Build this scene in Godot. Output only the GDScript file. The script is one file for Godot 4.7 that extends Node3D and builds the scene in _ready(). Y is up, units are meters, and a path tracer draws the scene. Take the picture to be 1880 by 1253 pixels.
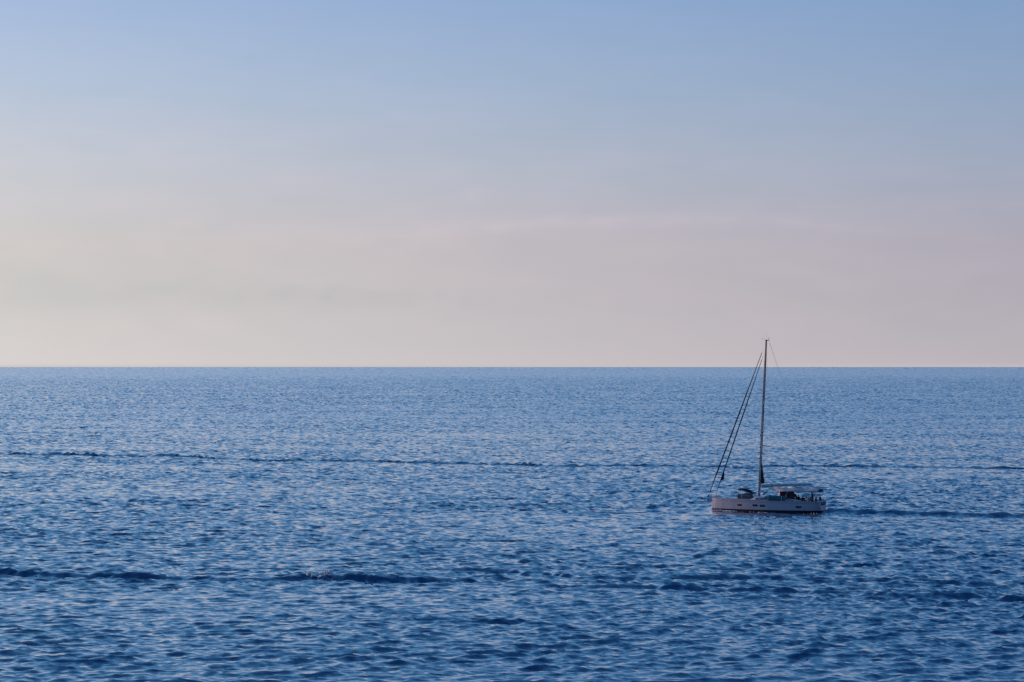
extends Node3D
# A sailing yacht motoring across an open sea at sunset, seen from a clifftop about 20 m above the water.

const EYE := 19.9               # camera height above the sea, metres
const FOCAL := 4700.0           # focal length in pixels of the 1880 pixel wide photograph
const LEVEL_ROW := 672.6        # photograph row of eye level
const BOAT_AT := Vector3(34.95, 0.07, -350.7)
const BOAT_TURN := -20.0

var M := {}
var rng := RandomNumberGenerator.new()

# ---------------------------------------------------------------- sea state
const N := 512
const TILE := 92.0
var tile_a := PackedVector4Array()   # height, push along z, slope x, slope z
var tile_b := PackedVector4Array()
var gust := FastNoiseLite.new()
var swells := []                     # long crests: arrays of Vector3(x, z, height)
var boat_right := Vector2(cos(deg_to_rad(20.0)), sin(deg_to_rad(20.0)))   # towards the stern, in x and z


func _ready() -> void:
	set_view()
	set_light()
	materials()
	sea_state()
	build_sea()
	build_boat()
	build_deck_things()
	build_people()
	build_foam()


func set_view() -> void:
	var cam := Camera3D.new()
	cam.name = "camera"
	cam.position = Vector3(0, EYE, 0)
	cam.rotation = Vector3(atan((LEVEL_ROW - 626.5) / FOCAL), 0, 0)
	cam.fov = rad_to_deg(2.0 * atan(626.5 / FOCAL))
	cam.near = 1.0
	cam.far = 90000.0
	add_child(cam)
	cam.current = true


# ---------------------------------------------------------------- sky and sun
const SUN_AZIMUTH := -69.0      # degrees from the view direction, negative to the left
const SUN_HEIGHT := 5.0

func sky_colour(az: float, el: float) -> Vector3:
	# elevation (degrees) and colour (linear) straight ahead
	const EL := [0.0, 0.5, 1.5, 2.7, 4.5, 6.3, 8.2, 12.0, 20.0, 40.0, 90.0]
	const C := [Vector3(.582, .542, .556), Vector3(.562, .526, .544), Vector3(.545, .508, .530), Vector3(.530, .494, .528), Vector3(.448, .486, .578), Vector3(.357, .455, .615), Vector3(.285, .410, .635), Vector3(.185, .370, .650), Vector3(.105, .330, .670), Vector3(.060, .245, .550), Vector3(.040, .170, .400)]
	var e := clampf(el, 0.0, 90.0)
	var k := 0
	while k < EL.size() - 2 and e > EL[k + 1]:
		k += 1
	var t: float = clampf((e - EL[k]) / (EL[k + 1] - EL[k]), 0.0, 1.0)
	var c: Vector3 = C[k].lerp(C[k + 1], t)
	# the sky is brighter and warmer towards the sun
	var d := deg_to_rad(az - SUN_AZIMUTH)
	var ce := cos(deg_to_rad(e))
	var away := rad_to_deg(acos(clampf(cos(d) * ce * cos(deg_to_rad(SUN_HEIGHT)) + sin(deg_to_rad(e)) * sin(deg_to_rad(SUN_HEIGHT)), -1.0, 1.0)))
	var g := 0.22 + 3.39 * exp(-away / 47.0)
	var warm := pow(g, 0.35 * clampf(e / 5.0, 0.0, 1.0))
	return Vector3(c.x * pow(g, lerpf(0.86, 1.05, clampf(e / 3.0, 0.0, 1.0))) * warm, c.y * pow(g, lerpf(0.95, 1.25, clampf(e / 3.0, 0.0, 1.0)) - 0.28 * clampf(e / 8.0, 0.0, 1.0)), c.z * pow(g, 0.66))


func gauss(x: float, w: float) -> float:
	return exp(-x * x / (w * w))


func set_light() -> void:
	var w := 4096
	var h := 2048
	# a coarse sky of air, then the low band again with thin cloud in it
	var cw := 512
	var ch := 256
	var coarse := PackedFloat32Array()
	coarse.resize(cw * ch * 3)
	for j in ch:
		var el := 90.0 - (j + 0.5) / ch * 180.0
		for i in cw:
			var az := (i + 0.5) / cw * 360.0
			if az > 180.0:
				az -= 360.0
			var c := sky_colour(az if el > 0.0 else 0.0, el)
			var p := (j * cw + i) * 3
			coarse[p] = c.x
			coarse[p + 1] = c.y
			coarse[p + 2] = c.z
	var im := Image.create_from_data(cw, ch, false, Image.FORMAT_RGBF, coarse.to_byte_array())
	im.resize(w, h, Image.INTERPOLATE_BILINEAR)
	var streak := FastNoiseLite.new()
	streak.seed = 11
	streak.frequency = 1.0
	streak.fractal_octaves = 4
	var lump := FastNoiseLite.new()
	lump.seed = 5
	lump.frequency = 1.0
	lump.fractal_octaves = 4
	var rows := 160
	var top := h / 2 - rows
	var band := PackedFloat32Array()
	band.resize(w * (rows + 24) * 3)
	for j in rows + 24:
		var el := 90.0 - (top + j + 0.5) / h * 180.0
		for i in w:
			var az := (i + 0.5) / w * 360.0
			if az > 180.0:
				az -= 360.0
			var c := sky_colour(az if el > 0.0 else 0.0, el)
			if el > 0.0:
				# cirrus drawn out along the horizon, all round
				var bend := 0.25 * streak.get_noise_2d(az * 0.06, 7.0)
				var v: float = streak.get_noise_3d(cos(deg_to_rad(az)) * 13.0, (el + bend) * 0.9, sin(deg_to_rad(az)) * 13.0)
				var low := clampf(el / 1.0, 0.0, 1.0) * clampf((11.0 - el) / 6.0, 0.0, 1.0)
				var s := 0.03 * v * low
				if absf(az) < 20.0:
					var wob := 0.16 * lump.get_noise_2d(az * 0.3, 3.0)
					var rag := 0.75 + 0.9 * lump.get_noise_2d(az * 0.9, el * 5.0)
					# the long pink streak, its fainter neighbours, the pale bank on the left and its grey base
					s += 0.085 * rag * gauss(el - 3.25 - 0.5 * wob + 0.008 * (az - 3.0) * (az - 3.0), 0.13) * gauss(az - 3.0, 5.0)
					s += 0.035 * rag * gauss(el - 3.55 - wob, 0.12) * gauss(az - 9.0, 4.0)
					s += 0.04 * rag * gauss(el - 4.2 - wob, 0.10) * gauss(az - 11.0, 3.0)
					s += 0.06 * rag * gauss(el - 3.85, 0.14) * gauss(az + 0.85, 0.28)
					s -= 0.075 * gauss(el - 2.2, 1.1) * gauss(az + 12.0, 7.0)
					s += 0.025 * rag * gauss(el - 2.6 - 0.05 * (az + 8.0) - 2.0 * wob, 0.42) * gauss(az + 6.5, 6.0)
					s -= 0.055 * (0.5 + 1.5 * maxf(0.0, lump.get_noise_2d(az * 1.3, el * 2.6))) * gauss(el - 1.58 - wob, 0.22) * gauss(az + 5.0, 5.0)
					s += 0.02 * lump.get_noise_2d(az * 0.5, el * 1.6) * low
				c = Vector3(c.x * (1.0 + s * 1.4), c.y * (1.0 + s * 0.75), c.z * (1.0 + s * 0.75))
			var p := (j * w + i) * 3
			band[p] = c.x
			band[p + 1] = c.y
			band[p + 2] = c.z
	var strip := Image.create_from_data(w, rows + 24, false, Image.FORMAT_RGBF, band.to_byte_array())
	im.blit_rect(strip, Rect2i(0, 0, w, rows + 24), Vector2i(0, top))
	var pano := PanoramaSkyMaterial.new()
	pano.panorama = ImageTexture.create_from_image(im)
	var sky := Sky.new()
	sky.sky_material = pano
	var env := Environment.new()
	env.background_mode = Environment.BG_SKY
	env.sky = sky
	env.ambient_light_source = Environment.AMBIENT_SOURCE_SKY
	env.tonemap_mode = Environment.TONE_MAPPER_LINEAR
	env.tonemap_exposure = 1.0
	env.sdfgi_enabled = true
	env.ssao_enabled = true
	env.ssil_enabled = true
	var we := WorldEnvironment.new()
	we.name = "environment"
	we.environment = env
	add_child(we)
	var sun := DirectionalLight3D.new()
	sun.name = "sun"
	sun.light_energy = 0.78
	sun.light_color = Color(1.0, 0.72, 0.58)
	sun.light_angular_distance = 0.6
	sun.shadow_enabled = true
	var a := deg_to_rad(SUN_AZIMUTH)
	var e := deg_to_rad(SUN_HEIGHT)
	var to_sun := Vector3(sin(a) * cos(e), sin(e), -cos(a) * cos(e))
	sun.look_at_from_position(to_sun * 100.0, Vector3.ZERO)
	add_child(sun)


# ---------------------------------------------------------------- materials
func mat(key: String, lin: Color, rough := 0.5, metal := 0.0, spec := 0.5) -> StandardMaterial3D:
	var m := StandardMaterial3D.new()
	m.resource_name = key
	m.albedo_color = lin.linear_to_srgb()
	m.roughness = rough
	m.metallic = metal
	m.metallic_specular = spec
	m.cull_mode = BaseMaterial3D.CULL_DISABLED
	M[key] = m
	return m


func materials() -> void:
	var wet := mat("water", Color(.0003, .036, .120), 0.06, 0.0, 0.42)
	wet.clearcoat_enabled = true
	wet.clearcoat = 0.62
	wet.clearcoat_roughness = 0.03
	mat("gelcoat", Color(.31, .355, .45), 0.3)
	mat("antifoul", Color(.008, .010, .022), 0.6)
	mat("stripe", Color(.16, .18, .24), 0.35)
	mat("deck", Color(.50, .47, .44), 0.7)
	mat("teak", Color(.22, .13, .08), 0.75)
	mat("glass_dark", Color(.010, .012, .018), 0.15)
	mat("spar", Color(.15, .145, .17), 0.45, 0.1)
	mat("boom_paint", Color(.26, .26, .30), 0.45)
	mat("steel", Color(.62, .62, .64), 0.25, 0.9)
	mat("wire", Color(.45, .45, .47), 0.4, 0.4)
	mat("black", Color(.006, .007, .010), 0.8)
	mat("sailcover", Color(.014, .016, .034), 0.9, 0.0, 0.3)
	mat("navy", Color(.009, .012, .034), 0.9, 0.0, 0.3)
	mat("canvas", Color(.38, .35, .36), 0.9)
	mat("hood_window", Color(.45, .46, .48), 0.2)
	mat("teal", Color(.004, .085, .125), 0.6, 0.0, 0.3)
	mat("grey_cover", Color(.075, .072, .10), 0.9)
	mat("rubber", Color(.009, .011, .024), 0.75, 0.0, 0.3)
	mat("white", Color(.78, .77, .76), 0.4)
	var froth := mat("foam", Color(.85, .85, .85), 0.9, 0.0, 0.2)
	froth.backlight_enabled = true
	froth.backlight = Color(0.4, 0.4, 0.4)
	var b := mat("body", Color(1, 1, 1), 0.85, 0.0, 0.3)
	b.vertex_color_use_as_albedo = true


# ---------------------------------------------------------------- sea
func fft_lines(re: PackedFloat32Array, im: PackedFloat32Array, along_rows: bool, cs: PackedFloat32Array, sn: PackedFloat32Array, rev: PackedInt32Array) -> Array:
	# inverse transform of every row (or column), written back transposed when along_rows
	var ore := PackedFloat32Array()
	var oim := PackedFloat32Array()
	ore.resize(N * N)
	oim.resize(N * N)
	var a := PackedFloat32Array()
	var b := PackedFloat32Array()
	a.resize(N)
	b.resize(N)
	for r in N:
		var base := r * N
		for i in N:
			var q := rev[i]
			a[i] = re[base + q]
			b[i] = im[base + q]
		var half := 1
		while half < N:
			var step := N / (2 * half)
			for k in half:
				var c := cs[k * step]
				var s := sn[k * step]
				var i := k
				while i < N:
					var j := i + half
					var tr := a[j] * c - b[j] * s
					var ti := a[j] * s + b[j] * c
					a[j] = a[i] - tr
					b[j] = b[i] - ti
					a[i] += tr
					b[i] += ti
					i += 2 * half
			half *= 2
		for i in N:
			ore[i * N + r] = a[i]
			oim[i * N + r] = b[i]
	return [ore, oim]


func sea_state() -> void:
	rng.seed = 42
	gust.seed = 3
	gust.frequency = 1.0 / 75.0
	gust.fractal_octaves = 3
	var cs := PackedFloat32Array()
	var sn := PackedFloat32Array()
	var rev := PackedInt32Array()
	for i in N:
		cs.append(cos(TAU * i / N))
		sn.append(sin(TAU * i / N))
		var r := 0
		for b in 9:
			if i >> b & 1:
				r |= 1 << (8 - b)
		rev.append(r)
	var hr := PackedFloat32Array()
	var hi := PackedFloat32Array()
	var pr := PackedFloat32Array()
	var pi_ := PackedFloat32Array()
	for a in [hr, hi, pr, pi_]:
		a.resize(N * N)
	hr.resize(N * N)
	hi.resize(N * N)
	pr.resize(N * N)
	pi_.resize(N * N)
	var kp := TAU / 3.2
	for j in N:
		var kz := TAU / TILE * (j if j < N / 2 else j - N)
		for i in N:
			var kx := TAU / TILE * (i if i < N / 2 else i - N)
			var k := sqrt(kx * kx + kz * kz)
			if k < TAU / 40.0 or k > TAU / 0.4:
				continue
			var along := (kz * 0.94 + kx * 0.34) / k
			var spread := 0.045 + pow(along, 6.0) * (1.0 if along > 0.0 else 0.25)
			var amp := sqrt(exp(-1.25 * pow(kp / k, 2.0)) * spread) / pow(k, 2.15)
			var g1 := rng.randfn() * amp
			var g2 := rng.randfn() * amp
			var p := j * N + i
			hr[p] = g1
			hi[p] = g2
			# -i kz/k times (g1 + i g2)
			pr[p] = g2 * kz / k
			pi_[p] = -g1 * kz / k
	var f := fft_lines(hr, hi, true, cs, sn, rev)
	f = fft_lines(f[0], f[1], true, cs, sn, rev)
	var q := fft_lines(pr, pi_, true, cs, sn, rev)
	q = fft_lines(q[0], q[1], true, cs, sn, rev)
	tile_a = make_tile(f[0], q[0])
	tile_b = make_tile(f[1], q[1])
	# long crests left by boats that have passed: photograph points (column, row, height in cm) set on the sea
	var lines := [
		[[-400, 1046, 22], [-150, 1050, 26], [0, 1053, 30], [60, 1056, 26], [110, 1058, 18], [190, 1059, 34], [260, 1061, 30], [330, 1063, 14], [430, 1065, 10], [500, 1065, 20], [540, 1064, 30], [600, 1063, 24], [650, 1065, 30], [700, 1068, 38], [760, 1067, 34], [830, 1066, 22], [900, 1069, 0]],
		[[780, 1044, 0], [840, 1047, 20], [920, 1050, 24], [980, 1053, 16], [1060, 1060, 14], [1130, 1063, 18], [1240, 1063, 12], [1340, 1061, 24], [1390, 1061, 32], [1450, 1064, 14], [1520, 1063, 22], [1600, 1066, 10], [1700, 1070, 16], [1800, 1074, 14], [2000, 1080, 14]],
		[[1020, 1078, 0], [1100, 1077, 16], [1170, 1078, 10], [1240, 1081, 28], [1330, 1084, 18], [1440, 1086, 14], [1540, 1089, 26], [1640, 1094, 24], [1760, 1095, 18], [1880, 1102, 18], [2050, 1108, 14]],
		[[-300, 833, 16], [0, 835, 20], [30, 835, 30], [70, 836, 18], [110, 836, 42], [160, 837, 36], [190, 838, 12], [260, 838, 20], [290, 838, 42], [320, 838, 36], [340, 839, 12], [420, 844, 16], [500, 847, 26], [560, 847, 16], [690, 848, 28], [740, 850, 20], [850, 852, 16], [930, 854, 28], [1040, 857, 18], [1140, 856, 24], [1250, 857, 14], [1320, 858, 26], [1370, 861, 26], [1420, 857, 20], [1500, 857, 14], [1600, 858, 24], [1700, 859, 14], [1850, 861, 26], [2000, 863, 18]],
	]
	var gain := [0.017, 0.0125, 0.0125, 0.022]
	for n in lines.size():
		var line: Array = lines[n]
		var s := []
		for p in line:
			var depth: float = EYE * FOCAL / (p[1] - LEVEL_ROW)
			s.append(Vector3((p[0] - 940.0) / FOCAL * depth, -depth, (p[2] * 0.7 + (8.0 if p[2] else 0.0)) * gain[n]))
		swells.append(s)


func make_tile(h: PackedFloat32Array, push: PackedFloat32Array) -> PackedVector4Array:
	var sum := 0.0
	for v in h:
		sum += v * v
	var scale := 0.082 / sqrt(sum / (N * N))      # root mean square height, metres
	var chop := 1.25
	var cell := TILE / N
	var out := PackedVector4Array()
	out.resize(N * N)
	for j in N:
		var up := ((j + 1) % N) * N
		var dn := ((j + N - 1) % N) * N
		for i in N:
			var p := j * N + i
			var hx := (h[j * N + (i + 1) % N] - h[j * N + (i + N - 1) % N]) * scale / (2.0 * cell)
			var hz := (h[up + i] - h[dn + i]) * scale / (2.0 * cell)
			var squeeze := 1.0 - chop * (push[up + i] - push[dn + i]) * scale / (2.0 * cell)
			out[p] = Vector4(h[p] * scale, -chop * push[p] * scale, hx, hz / maxf(squeeze, 0.35))
	return out


func sample(t: PackedVector4Array, u: float, v: float) -> Vector4:
	var fu := floorf(u)
	var fv := floorf(v)
	var i := int(fu) & (N - 1)
	var j := (int(fv) & (N - 1)) * N
	var i2 := (i + 1) & (N - 1)
	var j2 := (int(fv) + 1 & (N - 1)) * N
	u -= fu
	return t[j + i].lerp(t[j + i2], u).lerp(t[j2 + i].lerp(t[j2 + i2], u), v - fv)


const TURN_C := 0.978
const TURN_S := 0.208

func sea_at(x: float, z: float) -> Vector4:
	# height, push along z, slope x, slope z
	var k := N / TILE
	var a := sample(tile_a, x * k, z * k)
	var k2 := k / 0.62
	var b := sample(tile_b, (x * TURN_C + z * TURN_S) * k2 + 77.0, (z * TURN_C - x * TURN_S) * k2 + 31.0) * 0.55
	var m := 0.93 + 0.55 * gust.get_noise_2d(x * 0.45, z)
	var lee := Vector2(x - BOAT_AT.x, z - BOAT_AT.z)
	lee = Vector2(lee.dot(boat_right), -lee.x * boat_right.y + lee.y * boat_right.x)
	m *= 1.0 - 0.7 * smoothstep(12.0, 7.0, absf(lee.x)) * smoothstep(13.0, 4.0, absf(lee.y - 2.0))   # smoother water under the hull's lee
	a = Vector4(a.x + b.x * 0.62, a.y + b.y * 0.62, a.z + b.z * TURN_C - b.w * TURN_S, a.w + b.z * TURN_S + b.w * TURN_C) * m
	# passing crests
	if z < -150.0 and z > -620.0:
		for s in swells:
			if x < s[0].x or x > s[s.size() - 1].x:
				continue
			var d0: float = z - s[0].y
			if absf(d0) > 90.0:
				continue
			var n := 0
			while s[n + 1].x < x:
				n += 1
			var p: Vector3 = s[n]
			var p2: Vector3 = s[n + 1]
			var t := smoothstep(0.0, 1.0, (x - p.x) / (p2.x - p.x))
			var c := p.lerp(p2, t)
			var d := z - c.y
			if absf(d) < 9.0:
				var e := exp(-d * d / 2.2) * c.z * clampf(0.92 + 0.6 * gust.get_noise_2d(x * 6.0, 500.0 + c.y * 0.2), 0.6, 1.2)
				var w := 2.0
				a.x += e * cos(d * w)
				a.w += e * (-sin(d * w) * w - cos(d * w) * d / 1.1)
	# the yacht's own wake
	var rx := x - BOAT_AT.x
	var rz := z - BOAT_AT.z
	if rx > -12.0 and rx < 95.0 and absf(rz) < 50.0:
		var s := rx * boat_right.x + rz * boat_right.y - 7.6
		var t := -rx * boat_right.y + rz * boat_right.x
		if s > 0.0:
			var fade := exp(-s / 75.0) * clampf(s / 1.2, 0.0, 1.0)
			var side := t - 0.9 - 0.055 * s
			var e := exp(-side * side / 0.75) * 0.72 * fade * (1.0 + 0.12 * sin(s * 0.8 + 1.2))
			a.x += e
			a.w += -e * side * 2.0 / 0.75
			var far_side := t + 1.6 + 0.16 * s
			e = exp(-far_side * far_side / 1.2) * 0.15 * fade
			a.x += e
			a.w += -e * far_side * 2.0 / 1.2
			var hump := 0.16 * fade * exp(-t * t / 5.0)
			a.x += hump * cos(s * 0.85 - 3.3)
			a.z += -hump * 0.85 * sin(s * 0.85 - 3.3)
	return a


func build_sea() -> void:
	# one sheet, its cells fine where the sea is near the shore that the photograph was taken from and coarser with distance
	var angles := PackedFloat32Array()
	var inner := deg_to_rad(14.0)
	var cols := 800
	for i in cols + 1:
		angles.append(lerpf(-inner, inner, float(i) / cols))
	for i in range(1, 40):
		angles.append(inner + (TAU - 2.0 * inner) * i / 40.0)
	var radii := PackedFloat32Array([4.0, 30.0, 70.0, 110.0, 135.0])
	var r := 145.0
	while r < 58000.0:
		radii.append(r)
		r *= 1.0021 if r < 1500.0 else (1.003 if r < 4000.0 else (1.006 if r < 15000.0 else 1.03))
	var ac := angles.size()
	var rc := radii.size()
	var v := PackedVector3Array()
	var nn := PackedVector3Array()
	v.resize(ac * rc)
	nn.resize(ac * rc)
	var ix := PackedInt32Array()
	ix.resize(ac * (rc - 1) * 6 + ac * 3)
	var sins := PackedFloat32Array()
	var coss := PackedFloat32Array()
	for a in angles:
		sins.append(sin(a))
		coss.append(cos(a))
	for j in rc:
		r = radii[j]
		for i in ac:
			var x := r * sins[i]
			var z := -r * coss[i]
			var s := sea_at(x, z) if i <= cols else Vector4.ZERO
			v[j * ac + i] = Vector3(x, s.x, z + s.y)
			var even := lerpf(1.0, 1.35, smoothstep(350.0, 1500.0, r))    # the coarse far cells smooth their waves out; this gives the slope back
			s.z *= even
			s.w = lerpf(s.w, -absf(s.w), lerpf(0.35, 0.6, smoothstep(200.0, 1100.0, r))) * even      # far off only the faces turned to the shore are seen
			var calm := 0.12 + 0.23 * smoothstep(250.0, 900.0, r) + 0.45 * smoothstep(1200.0, 6000.0, r)      # and at last they run together
			s.w = lerpf(s.w, lerpf(-0.085, -0.062, smoothstep(900.0, 6000.0, r)), calm)
			s.z *= 1.0 - calm
			nn[j * ac + i] = Vector3(-s.z, 1.0, -s.w).normalized()
	var p := 0
	for j in rc - 1:
		var b := j * ac
		for i in ac:
			var i2 := (i + 1) % ac
			ix[p] = b + i
			ix[p + 1] = b + ac + i
			ix[p + 2] = b + i2
			ix[p + 3] = b + i2
			ix[p + 4] = b + ac + i
			ix[p + 5] = b + ac + i2
			p += 6
	for i in range(1, ac - 1):
		ix[p] = 0
		ix[p + 1] = i
		ix[p + 2] = i + 1
		p += 3
	ix.resize(p)
	var arrays := []
	arrays.resize(Mesh.ARRAY_MAX)
	arrays[Mesh.ARRAY_VERTEX] = v
	arrays[Mesh.ARRAY_NORMAL] = nn
	arrays[Mesh.ARRAY_INDEX] = ix
	var m := ArrayMesh.new()
	m.add_surface_from_arrays(Mesh.PRIMITIVE_TRIANGLES, arrays)
	m.surface_set_material(0, M.water)
	var o := MeshInstance3D.new()
	o.name = "sea"
	o.mesh = m
	o.set_meta("kind", "structure")
	o.set_meta("label", "wide blue rippled sea reaching to the horizon")
	o.set_meta("category", "sea")
	add_child(o)


# ---------------------------------------------------------------- shape helpers
func start() -> SurfaceTool:
	var st := SurfaceTool.new()
	st.begin(Mesh.PRIMITIVE_TRIANGLES)
	st.set_smooth_group(0)
	return st


func tri(st: SurfaceTool, a: Vector3, b: Vector3, c: Vector3) -> void:
	st.add_vertex(a)
	st.add_vertex(b)
	st.add_vertex(c)


func quad(st: SurfaceTool, a: Vector3, b: Vector3, c: Vector3, d: Vector3) -> void:
	tri(st, a, b, c)
	tri(st, a, c, d)


func loft(st: SurfaceTool, rings: Array, closed := true, caps := true) -> void:
	for k in rings.size() - 1:
		var a: Array = rings[k]
		var b: Array = rings[k + 1]
		var n := a.size()
		for i in (n if closed else n - 1):
			var j := (i + 1) % n
			quad(st, a[i], b[i], b[j], a[j])
	if caps and closed:
		st.set_smooth_group(-1)
		for ring in [rings[0], rings[rings.size() - 1]]:
			var mid := Vector3.ZERO
			for p in ring:
				mid += p
			mid /= ring.size()
			for i in ring.size():
				if ring == rings[0]:
					tri(st, mid, ring[i], ring[(i + 1) % ring.size()])
				else:
					tri(st, mid, ring[(i + 1) % ring.size()], ring[i])
		st.set_smooth_group(0)


func tube(st: SurfaceTool, path: Array, radii, sides := 8, flat := 1.0) -> void:
	# a round bar through the points; flat squeezes it along its own second axis
	var rings := []
	for k in path.size():
		var p: Vector3 = path[k]
		var along: Vector3 = (path[mini(k + 1, path.size() - 1)] - path[maxi(k - 1, 0)]).normalized()
		var side := along.cross(Vector3.UP)
		if side.length() < 0.1:
			side = along.cross(Vector3.BACK).cross(along)
			side = Vector3(0, 0, 1) - along * along.z
		side = side.normalized()
		var up := side.cross(along).normalized()
		var r: float = radii[k] if radii is Array else radii
		var ring := []
		for i in sides:
			var a := TAU * i / sides
			ring.append(p + up * cos(a) * r + side * sin(a) * r * flat)
		rings.append(ring)
	loft(st, rings)


func box(st: SurfaceTool, at: Vector3, size: Vector3, bevel := 0.0, turn := Basis()) -> void:
	# a box with chamfered upright and level edges
	var h := size * 0.5
	var b := minf(bevel, minf(h.x, minf(h.y, h.z)) * 0.9)
	var rings := []
	for lv in [[-h.y, b], [-h.y + b, 0.0], [h.y - b, 0.0], [h.y, b]]:
		var x: float = h.x - lv[1]
		var z: float = h.z - lv[1]
		var ring := []
		for c in [[x - b, z], [x, z - b], [x, -z + b], [x - b, -z], [-x + b, -z], [-x, -z + b], [-x, z - b], [-x + b, z]]:
			ring.append(at + turn * Vector3(c[0], lv[0], c[1]))
		rings.append(ring)
	st.set_smooth_group(-1)
	loft(st, rings)
	st.set_smooth_group(0)


func add(called: String, st: SurfaceTool, material: String, parent: Node) -> MeshInstance3D:
	st.generate_normals()
	var o := MeshInstance3D.new()
	o.name = called
	o.mesh = st.commit()
	o.mesh.surface_set_material(0, M[material])
	parent.add_child(o, true)
	return o


func thing(called: String, label: String, category: String, at := Vector3.ZERO, turn := 0.0, group := "") -> Node3D:
	var o := Node3D.new()
	o.name = called
	add_child(o, true)
	o.position = at
	o.rotation.y = turn
	o.set_meta("label", label)
	o.set_meta("category", category)
	if group:
		o.set_meta("group", group)
	return o


func on_boat(p: Vector3) -> Vector3:
	return BOAT_AT + p.rotated(Vector3.UP, deg_to_rad(BOAT_TURN))


func curve_at(table: Array, t: float) -> float:
	# smooth interpolation in [[t, value], ...]
	var n := 0
	while n < table.size() - 2 and t > table[n + 1][0]:
		n += 1
	var p0: float = table[maxi(n - 1, 0)][1]
	var p1: float = table[n][1]
	var p2: float = table[n + 1][1]
	var p3: float = table[mini(n + 2, table.size() - 1)][1]
	return cubic_interpolate(p1, p2, p0, p3, clampf((t - table[n][0]) / (table[n + 1][0] - table[n][0]), 0.0, 1.0))


# ---------------------------------------------------------------- the yacht: bow at -x, stern at +x, port side at +z, waterline at y = 0
const BEAM := [[0.0, .10], [.04, .52], [.10, .98], [.2, 1.50], [.35, 2.02], [.5, 2.28], [.65, 2.36], [.8, 2.32], [.92, 2.22], [.97, 2.10], [1.0, 1.92]]
const WATER := [[0.0, .03], [.04, .22], [.10, .52], [.2, 1.0], [.35, 1.62], [.5, 1.98], [.65, 2.06], [.8, 1.96], [.92, 1.72], [.97, 1.52], [1.0, 1.25]]
const SHEER := [[0.0, 1.60], [.25, 1.54], [.5, 1.50], [.75, 1.46], [1.0, 1.42]]
const HALF := 7.8

func half_width(t: float, y: float) -> float:
	var w := curve_at(WATER, t)
	var b := curve_at(BEAM, t)
	var top := curve_at(SHEER, t)
	if y >= 0.0:
		return lerpf(w, b, pow(clampf(y / top, 0.0, 1.0), 0.62))
	var keel := curve_at([[0.0, -.35], [.2, -.6], [.5, -.75], [.8, -.45], [1.0, -.02]], t)
	return w * sqrt(maxf(0.0, 1.0 - pow(y / keel, 2.0)))


func hull_point(t: float, y: float, side: float, out := 0.0) -> Vector3:
	var x := lerpf(-HALF, HALF, t)
	if t > 0.985:
		x += 0.12 * (1.0 - y / 1.42)       # the transom leans a little aft at its foot
	return Vector3(x, y, side * (half_width(t, y) + out))


func strip(st: SurfaceTool, rows: Array) -> void:
	for k in rows.size() - 1:
		for i in rows[k].size() - 1:
			quad(st, rows[k][i], rows[k + 1][i], rows[k + 1][i + 1], rows[k][i + 1])


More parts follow.
